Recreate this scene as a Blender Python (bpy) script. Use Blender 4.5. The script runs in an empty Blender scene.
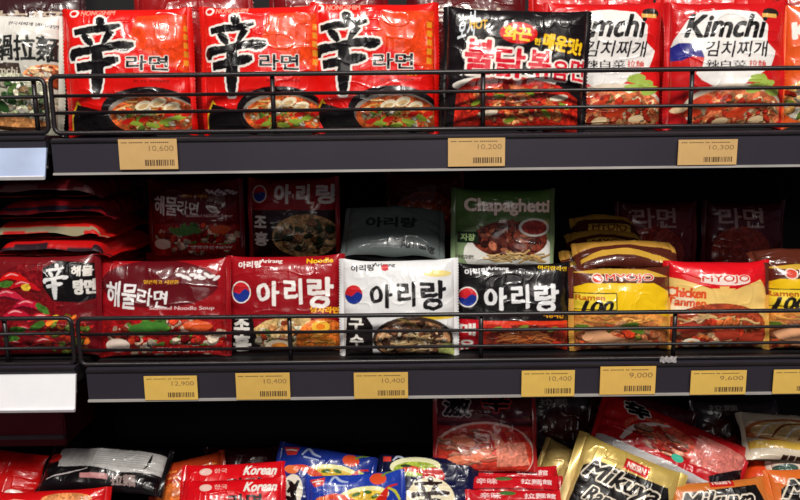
import bpy, bmesh, math, random
from mathutils import Vector, Matrix, noise
random.seed(7)
sc = bpy.context.scene
COL = sc.collection
R = math.radians

# ------------------------------------------------------------------ camera
F = 700.0                      # focal length in pixels of an 800x500 frame
D = 0.77                       # distance lens to the front plane of the shelf lips (Y=0)
PITCH, ROLL = R(9.5), -0.0115
cam = bpy.data.cameras.new('camera')
cam.lens = F / 800 * 36; cam.sensor_width = 36; cam.clip_start = 0.02
camo = bpy.data.objects.new('camera', cam); COL.objects.link(camo)
CR = Matrix.Rotation(math.pi / 2 - PITCH, 3, 'X') @ Matrix.Rotation(ROLL, 3, 'Z')
CP = Vector((0, -D, 0))
camo.matrix_world = Matrix.Translation(CP) @ CR.to_4x4()
sc.camera = camo

def ray(px, py):
    return CR @ Vector(((px - 400) / F, -(py - 250) / F, -1))
def P(px, py, Y):
    """point of the world seen at pixel (px,py) on the upright plane at depth Y"""
    d = ray(px, py); return CP + d * ((Y + D) / d.y)

# ------------------------------------------------------------------ helpers
def lin(c):
    f = lambda v: (v / 12.92 if v <= .04045 else ((v + .055) / 1.055) ** 2.4)
    return tuple(f(v / 255.0) for v in c[:3])
def tag(o, label=None, cat=None, group=None, kind=None):
    if label: o['label'] = label
    if cat: o['category'] = cat
    if group: o['group'] = group
    if kind: o['kind'] = kind
    return o
def empty(name, M):
    o = bpy.data.objects.new(name, None); COL.objects.link(o)
    o.empty_display_size = .02; o.matrix_world = M
    return o
def link(name, me, parent=None):
    o = bpy.data.objects.new(name, me); COL.objects.link(o)
    if parent: o.parent = parent
    return o

MATS = {}
def nt(name):
    m = bpy.data.materials.new(name); m.use_nodes = True
    return m, m.node_tree.nodes, m.node_tree.links, m.node_tree.nodes['Principled BSDF']

def film(name, rough=.25, coat=.28, bump=.8, metal=0.0, spec=.5):
    """printed plastic film: ink colour from the colour attribute (its alpha = how mottled), crinkles by bump"""
    if name in MATS: return MATS[name]
    m, N, L, b = nt(name)
    at = N.new('ShaderNodeAttribute'); at.attribute_name = 'ink'
    tc = N.new('ShaderNodeTexCoord'); oi = N.new('ShaderNodeObjectInfo')
    mul = N.new('ShaderNodeVectorMath'); mul.operation = 'ADD'
    sca = N.new('ShaderNodeMath'); sca.operation = 'MULTIPLY'; sca.inputs[1].default_value = 37
    L.new(oi.outputs['Random'], sca.inputs[0]); L.new(tc.outputs['Object'], mul.inputs[0]); L.new(sca.outputs[0], mul.inputs[1])
    vo = N.new('ShaderNodeTexVoronoi'); vo.inputs['Scale'].default_value = 210
    L.new(mul.outputs[0], vo.inputs['Vector'])
    no = N.new('ShaderNodeTexNoise'); no.inputs['Scale'].default_value = 320; no.inputs['Detail'].default_value = 3
    L.new(mul.outputs[0], no.inputs['Vector'])
    # mottled version
    sep = N.new('ShaderNodeSeparateColor'); L.new(vo.outputs['Color'], sep.inputs[0])
    mr = N.new('ShaderNodeMapRange'); mr.inputs['To Min'].default_value = .35; mr.inputs['To Max'].default_value = 1.9
    L.new(sep.outputs[0], mr.inputs['Value'])
    mr2 = N.new('ShaderNodeMapRange'); mr2.inputs['From Min'].default_value = .3; mr2.inputs['From Max'].default_value = .7
    mr2.inputs['To Min'].default_value = .4; mr2.inputs['To Max'].default_value = 1.5
    L.new(no.outputs['Fac'], mr2.inputs['Value'])
    mm = N.new('ShaderNodeMath'); mm.operation = 'MULTIPLY'; L.new(mr.outputs[0], mm.inputs[0]); L.new(mr2.outputs[0], mm.inputs[1])
    vm = N.new('ShaderNodeVectorMath'); vm.operation = 'SCALE'
    L.new(at.outputs['Color'], vm.inputs[0]); L.new(mm.outputs[0], vm.inputs['Scale'])
    mix = N.new('ShaderNodeMix'); mix.data_type = 'RGBA'
    L.new(at.outputs['Alpha'], mix.inputs['Factor']); L.new(at.outputs['Color'], mix.inputs['A']); L.new(vm.outputs[0], mix.inputs['B'])
    L.new(mix.outputs['Result'], b.inputs['Base Color'])
    # crinkles
    n1 = N.new('ShaderNodeTexNoise'); n1.inputs['Scale'].default_value = 26; n1.inputs['Detail'].default_value = 2.5
    n1.inputs['Distortion'].default_value = 1.2
    n1.noise_type = 'RIDGED_MULTIFRACTAL'
    L.new(mul.outputs[0], n1.inputs['Vector'])
    n2 = N.new('ShaderNodeTexNoise'); n2.inputs['Scale'].default_value = 90; n2.inputs['Detail'].default_value = 2
    L.new(mul.outputs[0], n2.inputs['Vector'])
    b1 = N.new('ShaderNodeBump'); b1.inputs['Strength'].default_value = .55 * bump; b1.inputs['Distance'].default_value = .0035
    b2 = N.new('ShaderNodeBump'); b2.inputs['Strength'].default_value = .35 * bump; b2.inputs['Distance'].default_value = .0012
    L.new(n1.outputs['Fac'], b1.inputs['Height']); L.new(n2.outputs['Fac'], b2.inputs['Height'])
    L.new(b1.outputs[0], b2.inputs['Normal']); L.new(b2.outputs[0], b.inputs['Normal'])
    L.new(b1.outputs[0], b.inputs['Coat Normal'])
    b.inputs['Roughness'].default_value = rough; b.inputs['Metallic'].default_value = metal
    b.inputs['Coat Weight'].default_value = coat; b.inputs['Coat Roughness'].default_value = .08
    b.inputs['Specular IOR Level'].default_value = spec
    MATS[name] = m; return m
def plain(name, c, rough=.5, metal=0, var=.12, scale=60, spec=.5, bump=.0):
    if name in MATS: return MATS[name]
    m, N, L, b = nt(name)
    tc = N.new('ShaderNodeTexCoord'); no = N.new('ShaderNodeTexNoise'); no.inputs['Scale'].default_value = scale
    no.inputs['Detail'].default_value = 4
    L.new(tc.outputs['Object'], no.inputs['Vector'])
    cr = N.new('ShaderNodeValToRGB'); l = lin(c)
    cr.color_ramp.elements[0].position = .3; cr.color_ramp.elements[1].position = .7
    cr.color_ramp.elements[0].color = (*[v * (1 - var) for v in l], 1); cr.color_ramp.elements[1].color = (*[min(1, v * (1 + var)) for v in l], 1)
    L.new(no.outputs['Fac'], cr.inputs[0]); L.new(cr.outputs[0], b.inputs['Base Color'])
    b.inputs['Roughness'].default_value = rough; b.inputs['Metallic'].default_value = metal
    b.inputs['Specular IOR Level'].default_value = spec
    if bump:
        bp = N.new('ShaderNodeBump'); bp.inputs['Strength'].default_value = bump; bp.inputs['Distance'].default_value = .001
        L.new(no.outputs['Fac'], bp.inputs['Height']); L.new(bp.outputs[0], b.inputs['Normal'])
    MATS[name] = m; return m

# ------------------------------------------------------------------ lettering
_txt = {}
def glyphs(s, bold):
    k = (s, round(bold, 3))
    if k in _txt: return _txt[k]
    c = bpy.data.curves.new('t', 'FONT'); c.body = s; c.size = 1; c.offset = bold; c.resolution_u = 4
    o = bpy.data.objects.new('t', c); COL.objects.link(o)
    dg = bpy.context.evaluated_depsgraph_get()
    me = bpy.data.meshes.new_from_object(o.evaluated_get(dg))
    vs = [(v.co.x, v.co.y) for v in me.vertices]; fs = [tuple(p.vertices) for p in me.polygons]
    bpy.data.objects.remove(o); bpy.data.curves.remove(c); bpy.data.meshes.remove(me)
    _txt[k] = (vs, fs); return _txt[k]

def bbox(vs):
    xs = [v[0] for v in vs]; ys = [v[1] for v in vs]
    return min(xs), min(ys), max(xs), max(ys)

def mesh_from(name, V, Fc, C, mats, MI=None, smooth=True):
    me = bpy.data.meshes.new(name); me.from_pydata(V, [], Fc)
    for m in mats: me.materials.append(m)
    if C:
        a = me.color_attributes.new('ink', 'FLOAT_COLOR', 'POINT')
        flat = []
        for c in C: flat.extend(c)
        a.data.foreach_set('color', flat)
    if MI: me.polygons.foreach_set('material_index', MI)
    if smooth: me.polygons.foreach_set('use_smooth', [True] * len(me.polygons))
    me.update(); return me

# ------------------------------------------------------------------ the noodle pack
import numpy as np
def vnoise(x, y, seed):
    """smooth value noise in -1..1 on arrays"""
    g = np.random.RandomState(int(seed * 131) % 99991).rand(64, 64) * 2 - 1
    xi = np.floor(x).astype(int); yi = np.floor(y).astype(int); fx = x - xi; fy = y - yi
    fx = fx * fx * fx * (fx * (fx * 6 - 15) + 10); fy = fy * fy * fy * (fy * (fy * 6 - 15) + 10)
    a = g[yi % 64, xi % 64]; b = g[yi % 64, (xi + 1) % 64]; c = g[(yi + 1) % 64, xi % 64]; d = g[(yi + 1) % 64, (xi + 1) % 64]
    return (a * (1 - fx) + b * fx) * (1 - fy) + (c * (1 - fx) + d * fx) * fy
def dilate(m, r):
    """grow a boolean mask by r cells (round brush)"""
    if r < .5: return m
    n = int(math.ceil(r)); h, w = m.shape; out = np.zeros_like(m)
    for dy in range(-n, n + 1):
        q = r * r - dy * dy
        if q < 0: continue
        k = int(round(math.sqrt(q)))
        cs = np.concatenate([np.zeros((h, k + 1), int), np.cumsum(m, 1), np.repeat(np.sum(m, 1, keepdims=True), k, 1)], 1)
        row = (cs[:, 2 * k + 1:2 * k + 1 + w] - cs[:, :w]) > 0
        if dy >= 0: out[dy:] |= row[:h - dy]
        else: out[:dy] |= row[-dy:]
    return out
CR_N = np.array(CR); CP_N = np.array(CP)
def quads(a0, nx, ny, flip=False):
    """index array of a (ny+1)x(nx+1) lattice starting at a0"""
    i = np.arange(nx); j = np.arange(ny)[:, None]; a = (a0 + j * (nx + 1) + i).ravel()
    q = np.stack([a, a + 1, a + nx + 2, a + nx + 1], 1)
    return q[:, ::-1] if flip else q
def np_mesh(name, V, Q, C, mat):
    me = bpy.data.meshes.new(name); n, f = len(V), len(Q)
    me.vertices.add(n); me.vertices.foreach_set('co', V.astype(np.float32).ravel())
    me.loops.add(f * 4); me.loops.foreach_set('vertex_index', Q.astype(np.int32).ravel())
    me.polygons.add(f); me.polygons.foreach_set('loop_start', np.arange(0, f * 4, 4, dtype=np.int32))
    me.polygons.foreach_set('use_smooth', np.ones(f, bool))
    me.materials.append(mat); me.update(calc_edges=True)
    a = me.color_attributes.new('ink', 'FLOAT_COLOR', 'POINT'); a.data.foreach_set('color', C.astype(np.float32).ravel())
    return me

class Pack:
    """pillow bag of printed film.  (cx,cy,pw,ph,roll): its extent; Y depth of its middle;
    lean = degrees tipped back; ref = the rectangle in which the artwork is written down (y down)."""
    CELL = .00026
    def __init__(s, cx, cy, pw, ph, Y, t=.036, lean=4, yaw=0, roll=0, stand=None, ref=None, seed=0,
                 seal=.007, base=(200, 20, 20), mat=None, lump=1.0, back=None, full=2.8, vp=4.2, asym=0.0, at=None, size=None, fine=None):
        s.t, s.seed, s.lump, s.full, s.back, s.vp, s.asym = t, seed, lump, full, back, vp, asym
        s.mat = mat or film('printed_film')
        s.ref = ref or (0, 0, 100, 100); s.rect = (cx, cy, pw, ph, roll)
        s.Rm = Matrix.Rotation(R(yaw), 3, 'Z') @ Matrix.Rotation(math.pi / 2 - R(lean), 3, 'X') @ Matrix.Rotation(R(roll), 3, 'Z')
        s.RN = np.array(s.Rm)
        s.flat = at is not None
        if s.flat:
            s.O = Vector(at); s.w, s.h = size
        else:
            s.O = P(cx, cy, Y)
            e = s.cast(s.off(np.array([[-pw / 2, 0], [pw / 2, 0], [0, -ph / 2], [0, ph / 2]])), 0)
            x0, x1, y0, y1 = e[0][0], e[1][0], e[3][1], e[2][1]
            if stand is not None: y0 = (stand - s.O.z) / (s.Rm @ Vector((0, 1, 0))).z + .0005
            s.O = s.O + s.Rm @ Vector(((x0 + x1) / 2, (y0 + y1) / 2, 0))
            s.w, s.h = x1 - x0, y1 - y0
        s.us = 1 - 2 * seal / s.w
        s.base = base if callable(base) else (lambda u, v: base)
        s.W = int(s.w / s.CELL) + 1; s.H = int(s.h / s.CELL) + 1
        # ground colour, painted on a coarse lattice and stretched
        k = 48; g = np.array([[(*lin(s.base(2 * i / (k - 1) - 1, 1 - 2 * j / (k - 1))), 0) for i in range(k)] for j in range(k)])
        s.img = g[np.linspace(0, k - 1, s.H).round().astype(int)][:, np.linspace(0, k - 1, s.W).round().astype(int)].astype(np.float32)
        s.inked = False
    def off(s, ab):
        cx, cy, _, _, roll = s.rect; c, sn = math.cos(R(roll)), math.sin(R(roll))
        return np.stack([cx + ab[:, 0] * c + ab[:, 1] * sn, cy - ab[:, 0] * sn + ab[:, 1] * c], 1)
    def cast(s, p, zl):
        d = np.stack([(p[:, 0] - 400) / F, -(p[:, 1] - 250) / F, -np.ones(len(p))], 1) @ CR_N.T
        n = s.RN[:, 2]; o = np.array(s.O) + n * zl
        q = CP_N + d * (((o - CP_N) @ n) / (d @ n))[:, None]
        return (q - np.array(s.O)) @ s.RN
    def ky(s, u, v):
        a = np.minimum(1, np.abs(u) / s.us)
        sg = np.where(v > 0, 1.0, -1.0)
        w = vnoise(u * 2.2 + 9 + sg * 5, u * 0 + s.seed * 1.7 + sg, 3)
        return .955 + .045 * a ** 5 + (.016 * w * s.lump - .008) * np.minimum(1, (v * v)) 
    def z(s, x, y, side=1):
        u = 2 * x / s.w; v = y / (s.h / 2) / s.ky(u, y)
        a = np.minimum(1, np.abs(u) / s.us); b = np.minimum(1, np.abs(v))
        pu = np.maximum(0, 1 - a ** s.full) ** .6; pv = np.maximum(0, 1 - b ** s.vp) ** .5
        sd = s.seed + (50 if side < 0 else 0)
        n = vnoise(x * 30 + 20, y * 26 + 20, sd) * .0030 + vnoise(x * 70 + 40, y * 60 + 40, sd + 1) * .0010
        # sharp creases of the film
        wx = x + .006 * vnoise(x * 40 + 9, y * 40 + 9, sd + 2); wy = y + .006 * vnoise(x * 40 + 9, y * 40 + 9, sd + 3)
        cr = 1 - np.abs(vnoise(wx * 42 + 30, wy * 70 + 30, sd + 4)); cr2 = 1 - np.abs(vnoise(wx * 110 + 30, wy * 70 + 30, sd + 5))
        edge = .35 + .65 * np.maximum(a ** 4, b ** 5)
        n = n + (cr ** 7 * .0020 + cr2 ** 6 * .0009) * edge
        fold = .0018 * np.exp(-((1 - a) / .2) ** 2) * np.sin(y / s.h * 24 + s.seed + 1.5 * np.sin(y / s.h * 9))
        return side * ((s.t / 2 * (1 + side * s.asym) + (n - .0012) * s.lump) * pu * pv) + s.lump * fold * pu ** .5 * pv
    # ---- artwork: ref rectangle -> canvas of the pack
    def m(s, pts):
        p = np.array(pts, float); x0, y0, x1, y1 = s.ref; _, _, pw, ph, _ = s.rect
        a = (p[:, 0] - x0) / (x1 - x0) - .5; b = (p[:, 1] - y0) / (y1 - y0) - .5
        if s.flat: q = np.stack([a * s.w, -b * s.h], 1)
        else: q = s.cast(s.off(np.stack([a * pw, b * ph], 1)), s.t * .42)
        return np.stack([(q[:, 0] + s.w / 2) / s.CELL, (s.h / 2 - q[:, 1]) / s.CELL], 1)
    def scale(s):
        q = s.m([(s.ref[0], s.ref[1]), (s.ref[2], s.ref[1]), (s.ref[0], s.ref[3])])
        return (np.hypot(*(q[1] - q[0])) / (s.ref[2] - s.ref[0]) + np.hypot(*(q[2] - q[0])) / (s.ref[3] - s.ref[1])) / 2
    def mask(s, pts, faces, pad=0):
        q = s.m(pts); pad = int(pad) + 2
        X0, Y0 = np.floor(q.min(0)).astype(int) - pad; X1, Y1 = np.ceil(q.max(0)).astype(int) + pad
        X0, Y0, X1, Y1 = max(0, X0), max(0, Y0), min(s.W, X1), min(s.H, Y1)
        if X1 <= X0 or Y1 <= Y0: return None
        M = np.zeros((Y1 - Y0, X1 - X0), bool)
        for f in faces:
            for k in range(1, len(f) - 1):
                A, B, C_ = q[f[0]], q[f[k]], q[f[k + 1]]
                ar = (B[0] - A[0]) * (C_[1] - A[1]) - (B[1] - A[1]) * (C_[0] - A[0])
                if abs(ar) < 1e-9: continue
                if ar < 0: B, C_ = C_, B
                a0 = max(X0, int(min(A[0], B[0], C_[0]))); a1 = min(X1, int(max(A[0], B[0], C_[0])) + 2)
                b0 = max(Y0, int(min(A[1], B[1], C_[1]))); b1 = min(Y1, int(max(A[1], B[1], C_[1])) + 2)
                if a1 <= a0 or b1 <= b0: continue
                x = np.arange(a0, a1)[None, :] + .0; y = np.arange(b0, b1)[:, None] + .0
                e = -1e-3
                ins = ((B[0] - A[0]) * (y - A[1]) - (B[1] - A[1]) * (x - A[0]) >= e) & ((C_[0] - B[0]) * (y - B[1]) - (C_[1] - B[1]) * (x - B[0]) >= e) & ((A[0] - C_[0]) * (y - C_[1]) - (A[1] - C_[1]) * (x - C_[0]) >= e)
                M[b0 - Y0:b1 - Y0, a0 - X0:a1 - X0] |= ins
        return X0, Y0, M
    def ink(s, mk, col, grow=0, tex=0):
        if mk is None: return
        s.inked = True
        X0, Y0, M = mk
        if grow > 0: M = dilate(M, grow)
        s.img[Y0:Y0 + M.shape[0], X0:X0 + M.shape[1]][M] = (*lin(col), col[3] if len(col) > 3 else tex)
    def poly(s, pts, col, tex=0):
        bm = bmesh.new(); f = bm.faces.new([bm.verts.new((x, y, 0)) for x, y in pts])
        bmesh.ops.triangulate(bm, faces=[f]); bm.verts.index_update()
        fs = [tuple(v.index for v in f.verts) for f in bm.faces]; bm.free()
        s.ink(s.mask(pts, fs), col, tex=tex)
    def rect_(s, x0, y0, x1, y1, col, tex=0):
        s.ink(s.mask([(x0, y0), (x1, y0), (x1, y1), (x0, y1)], [(0, 1, 2, 3)]), col, tex=tex)
    def ell(s, cx, cy, rx, ry, col, rot=0, n=28, tex=0, jag=0):
        c, sn = math.cos(R(rot)), math.sin(R(rot)); pts = []
        for i in range(n):
            a = i / n * 2 * math.pi; k = 1 + random.uniform(-jag, jag)
            x, y = rx * k * math.cos(a), ry * k * math.sin(a)
            pts.append((cx + x * c + y * sn, cy - x * sn + y * c))
        s.ink(s.mask(pts, [tuple(range(n))]), col, tex=tex)
    def strokes(s, sts, col, out=None, g=0):
        """brush strokes, each a run of (x,y,width) points"""
        V, Fc = [], []
        for pts in sts:
            P2 = []
            for i in range(len(pts) - 1):
                p0 = pts[max(0, i - 1)]; p1 = pts[i]; p2 = pts[i + 1]; p3 = pts[min(len(pts) - 1, i + 2)]
                for k in range(6):
                    t = k / 6
                    P2.append(tuple(.5 * (2 * p1[q] + (p2[q] - p0[q]) * t + (2 * p0[q] - 5 * p1[q] + 4 * p2[q] - p3[q]) * t * t + (3 * p1[q] - p0[q] - 3 * p2[q] + p3[q]) * t ** 3) for q in range(3)))
            P2.append(pts[-1]); b = len(V)
            for i, p in enumerate(P2):
                q = P2[min(i + 1, len(P2) - 1)]; r = P2[max(i - 1, 0)]
                dx, dy = q[0] - r[0], q[1] - r[1]; l = math.hypot(dx, dy) or 1
                hw = max(.1, p[2]) / 2 * (1 + .08 * math.sin(i * 2.3))
                V += [(p[0] - dy / l * hw, p[1] + dx / l * hw), (p[0] + dy / l * hw, p[1] - dx / l * hw)]
                if i: Fc.append((b + 2 * i - 2, b + 2 * i - 1, b + 2 * i + 1, b + 2 * i))
        gp = g * s.scale(); mk = s.mask(V, Fc, gp)
        if out: s.ink(mk, out, grow=gp)
        s.ink(mk, col, grow=.6)
    def stroke(s, pts, col): s.strokes([pts], col)
    def text(s, t, x0, y0, x1, y1, col, bold=.0, out=None, outw=.04, rot=0, shear=0, wob=0):
        vs, fs = glyphs(t, 0)
        bx = bbox(vs); c, sn = math.cos(R(rot)), math.sin(R(rot))
        mx, my = (x0 + x1) / 2, (y0 + y1) / 2; pts = []
        em = min((y1 - y0) / max(.5, bx[3] - bx[1]), (x1 - x0) / (bx[2] - bx[0]) * 1.6) * s.scale()
        # ink grows outward, so shrink the skeleton to keep the lettering inside its box
        gx = (bold * .8) * em / s.scale(); x0 += gx; x1 -= gx; y0 += gx; y1 -= gx
        for x, y in vs:
            u = (x - bx[0]) / (bx[2] - bx[0]) - .5; v = .5 - (y - bx[1]) / (bx[3] - bx[1])
            a = u * (x1 - x0) - v * shear; b = v * (y1 - y0)
            if wob: b += wob * math.sin(u * 17 + s.seed); a += wob * .6 * math.sin(u * 11 + v * 5)
            pts.append((mx + a * c + b * sn, my - a * sn + b * c))
        mk = s.mask(pts, fs, (bold + outw) * em)
        if out: s.ink(mk, out, grow=(bold + outw) * em)
        s.ink(mk, col, grow=max(.6, bold * em * .8))
    def food(s, cx, cy, rx, ry, cols, n=40, size=3.0, rot=0, seed=0):
        rnd = random.Random(seed + int(cx * 7)); c, sn = math.cos(R(rot)), math.sin(R(rot))
        for i in range(n * 2):
            a = rnd.uniform(0, 2 * math.pi); r = math.sqrt(rnd.random()) * .92
            x, y = rx * r * math.cos(a), ry * r * math.sin(a)
            k = rnd.uniform(.45, 1.25) * size; col = rnd.choice(cols); f = rnd.uniform(.65, 1.1)
            px, py, rr = cx + x * c + y * sn, cy - x * sn + y * c, rnd.uniform(-60, 60)
            kk = k * rnd.uniform(.35, .8)
            s.ell(px, py + .25 * k, k * 1.05, kk * 1.15, tuple(v * .5 * f for v in col), rot=rr, n=9, jag=.15)
            s.ell(px, py, k, kk, (*[min(255, v * f) for v in col], .5), rot=rr, n=9, jag=.15)
    def noodles(s, cx, cy, rx, ry, cols, n=14, wd=1.2, seed=0):
        rnd = random.Random(seed + int(cx * 3))
        for i in range(int(n * 1.6)):
            a = rnd.uniform(0, 6.28); r = rnd.random() * .75
            x, y = cx + rx * r * math.cos(a), cy + ry * r * math.sin(a)
            L = rnd.uniform(.25, .5) * rx; th = rnd.uniform(-.6, .6); col = rnd.choice(cols); f = rnd.uniform(.75, 1.05)
            pts = [(x + L * (k / 3 - .5) * math.cos(th), y + L * (k / 3 - .5) * math.sin(th) * .6 + rnd.uniform(-1, 1) * 1.6, wd * .8) for k in range(4)]
            s.stroke([(a_, b_ + wd * .35, c_ * 1.1) for a_, b_, c_ in pts], tuple(v * .5 for v in col)); s.stroke(pts, tuple(v * f for v in col))
    def build(s, name, label, cat='noodle pack', group=None, sealcol=None):
        Mx = Matrix.Translation(s.O) @ s.Rm.to_4x4() @ Matrix.Translation((0, -s.h / 2, 0))
        root = empty(name, Mx); tag(root, label, cat, group)
        if s.inked: nx, ny = int(s.w / .00062), int(s.h / .00062)
        else: nx, ny = 84, 64
        # smooth the canvas a little, so the mesh samples it cleanly
        im = s.img
        if s.inked:
            pd = np.pad(im, ((1, 1), (1, 1), (0, 0)), 'edge')
            im = (pd[:-2, 1:-1] + pd[2:, 1:-1] + pd[1:-1, :-2] + pd[1:-1, 2:] + pd[1:-1, 1:-1]) / 5
        Vs, Qs, Cs, b = [], [], [], 0
        for side in (1, -1):
            if side < 0: nx, ny = 56, 40
            ui = np.linspace(-1, 1, nx + 1); vi = np.linspace(-1, 1, ny + 1)
            vi = np.sign(vi) * (1 - (1 - np.abs(vi)) ** 1.25) if side > 0 else np.sin(vi * math.pi / 2)
            ui = np.sign(ui) * (1 - (1 - np.abs(ui)) ** 1.1)
            U, Vv = np.meshgrid(ui * s.us, vi)
            x = U * s.w / 2; y = Vv * s.ky(U, Vv) * s.h / 2
            z = s.z(x, y, side)
            Vs.append(np.stack([x, y + s.h / 2, z], 2).reshape(-1, 3)); Qs.append(quads(b, nx, ny, side < 0)); b += (nx + 1) * (ny + 1)
            if side > 0 or s.back is None:
                ci = np.clip(((x + s.w / 2) / s.CELL).round().astype(int), 0, s.W - 1); cj = np.clip(((s.h / 2 - y) / s.CELL).round().astype(int), 0, s.H - 1)
                if side < 0:
                    cc = np.array([(*lin(s.base(a_, b_)), 0) for a_, b_ in zip(U.ravel(), Vv.ravel())]); Cs.append(cc)
                else: Cs.append(im[cj, ci].reshape(-1, 4))
            else: Cs.append(np.tile(np.array([*lin(s.back), 0]), (x.size, 1)))
        link('pouch', np_mesh('pouch', np.concatenate(Vs), np.concatenate(Qs), np.concatenate(Cs), s.mat), root)
        for sd in (-1, 1):
            nu, nv = 6, 70; Vs, Qs, Cs = [], [], []
            fx, vv = np.meshgrid(np.linspace(0, 1, nu + 1), np.linspace(-1, 1, nv + 1))
            jj = np.arange(nv + 1)[:, None]
            xs = s.us * s.w / 2 * .985; xe = s.w / 2
            y = vv * s.h / 2 * s.ky(np.full_like(vv, s.us), vv)
            x = xs + (xe - xs) * fx + np.where(fx > .99, .0006 * np.where(jj % 2, 1, -1), 0)
            zc = s.lump * .0022 * fx * np.sin(y / s.h * 9 + s.seed * 2 + sd) + .0004 * np.sin(fx * 20) * fx - .0035 * fx ** 2
            x = x - .0015 * fx ** 2
            for k, side in enumerate((1, -1)):
                Vs.append(np.stack([sd * x, y + s.h / 2, zc + side * .00025], 2).reshape(-1, 3)); Qs.append(quads(k * (nu + 1) * (nv + 1), nu, nv, (sd < 0) != (k == 1)))
            c1 = np.array([(*lin(sealcol or s.base(sd, b_)), 0) for b_ in vv.ravel()])
            link('crimped_seal', np_mesh('crimped_seal', np.concatenate(Vs), np.concatenate(Qs), np.concatenate([c1, c1]), s.mat), root)
        return root

# ------------------------------------------------------------------ shelving
ZT = P(400, 134.5, 0).z      # top shelf deck level
ZM = P(400, 365, 0).z      # middle shelf
ZB = ZM - .262             # bottom shelf
print('levels', ZT, ZM, ZB, 'bottom left', P(0, 500, .05), P(0, 407, 0))
steel = plain('dark_grey_painted_steel', (44, 41, 51), rough=.42, var=.1, scale=8)
edge = plain('bright_lip_edge', (168, 164, 160), rough=.35, var=.15, scale=20)
deckm = plain('black_deck_steel', (16, 14, 18), rough=.6)
wire = plain('black_coated_wire', (30, 26, 29), rough=.35, var=.2)
backm = plain('black_back_panel', (10, 7, 12), rough=.8)

def box(bm, x0, x1, y0, y1, z0, z1, bev=0):
    r = bmesh.ops.create_cube(bm, size=1)
    bmesh.ops.scale(bm, vec=(x1 - x0, y1 - y0, z1 - z0), verts=r['verts'])
    bmesh.ops.translate(bm, vec=((x0 + x1) / 2, (y0 + y1) / 2, (z0 + z1) / 2), verts=r['verts'])
    if bev: bmesh.ops.bevel(bm, geom=list({e for v in r['verts'] for e in v.link_edges}), offset=bev, segments=2, affect='EDGES')
def bmobj(name, bm, mat, parent=None, smooth=False):
    me = bpy.data.meshes.new(name); bm.to_mesh(me); bm.free()
    me.materials.append(mat)
    if smooth: me.polygons.foreach_set('use_smooth', [True] * len(me.polygons))
    return link(name, me, parent)
def extrude_profile(name, prof, x0, x1, mat, parent=None):
    bm = bmesh.new(); n = len(prof)
    a = [bm.verts.new((x0, y, z)) for y, z in prof]; b = [bm.verts.new((x1, y, z)) for y, z in prof]
    for i in range(n): bm.faces.new((a[i], a[(i + 1) % n], b[(i + 1) % n], b[i]))
    bm.faces.new(a[::-1]); bm.faces.new(b)
    bmesh.ops.recalc_face_normals(bm, faces=bm.faces)
    return bmobj(name, bm, mat, parent)
def tube(name, pts, r, mat, parent, n=8, close=False):
    V, Fc = [], []; pts = [Vector(p) for p in pts]; m = len(pts)
    for i, p in enumerate(pts):
        if close: d = pts[(i + 1) % m] - pts[i - 1]
        else: d = pts[min(i + 1, m - 1)] - pts[max(i - 1, 0)]
        d.normalize(); s1 = Vector((0, 1, 0)); 
        if abs(d.y) > .9: s1 = Vector((1, 0, 0))
        a = d.cross(s1).normalized(); b = d.cross(a)
        for k in range(n):
            t = 2 * math.pi * k / n; V.append(p + a * r * math.cos(t) + b * r * math.sin(t))
    for i in range(m if close else m - 1):
        for k in range(n):
            j = (i + 1) % m
            Fc.append((i * n + k, i * n + (k + 1) % n, j * n + (k + 1) % n, j * n + k))
    if not close: Fc.append(tuple(range(n))[::-1]); Fc.append(tuple((m - 1) * n + k for k in range(n)))
    me = mesh_from(name, [tuple(v) for v in V], Fc, None, [mat])
    return link(name, me, parent)

XS = P(50, 150, 0).x + .002      # where the two bays meet
XR = 1.15; XL = -1.15; DEP = .36
def shelf(x0, x1, z, label, yf=0.0, lip=.0385, holder=None):
    r = empty('shelf', Matrix.Translation(((x0 + x1) / 2, DEP, z - .03))); tag(r, label, 'shelf', 'shelf boards of the rack')
    inv = r.matrix_world.inverted()
    parts = []
    bm = bmesh.new(); box(bm, x0, x1, yf + .004, DEP, z - .022, z, .0015)
    parts.append(bmobj('shelf_board', bm, deckm, r))
    prof = [(yf + .004, z), (yf, z - .001), (yf, z - lip), (yf + .003, z - lip), (yf + .003, z - .006), (yf + .012, z - .006), (yf + .012, z)]
    parts.append(extrude_profile('price_rail', prof, x0, x1, steel, r))
    parts.append(extrude_profile('rail_edge', [(yf + .001, z - lip + .0015), (yf - .0025, z - lip + .001), (yf - .0025, z - lip - .0012), (yf + .001, z - lip - .0012)], x0, x1, edge, r))
    parts.append(extrude_profile('upper_bead', [(yf + .001, z - .0015), (yf - .002, z - .0025), (yf - .002, z - .0045), (yf + .001, z - .0055)], x0, x1, wire, r))
    if holder:
        dy, z1, z0, mat, cm = holder
        e = x1 + .002
        prof = [(yf - dy, z0), (yf - dy + .0015, z0 - .0015), (yf - .001, z1), (yf - .004, z1)]
        h = extrude_profile('label_holder', prof, x0, e, mat, r); parts.append(h)
        l2 = extrude_profile('holder_lip', [(yf - dy - .0015, z0 + .002), (yf - dy - .003, z0 + .001), (yf - dy - .001, z0 - .0025), (yf - dy + .0015, z0 - .0015)], x0, e, cm, r)
        parts.append(l2)
    for p in parts: p.data.transform(inv)
    return r
blue_strip = plain('pale_blue_label_strip', (178, 194, 226), rough=.3, var=.2, scale=14)
white_strip = plain('white_label_strip', (250, 250, 255), rough=.35, var=.02)
clear_edge = plain('milky_plastic_edge', (235, 235, 240), rough=.2, var=.05)
shelf(XS, XR, ZT, 'long dark shelf carrying the top row of noodle packs')
zlT = P(0, 137, 0).z
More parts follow.
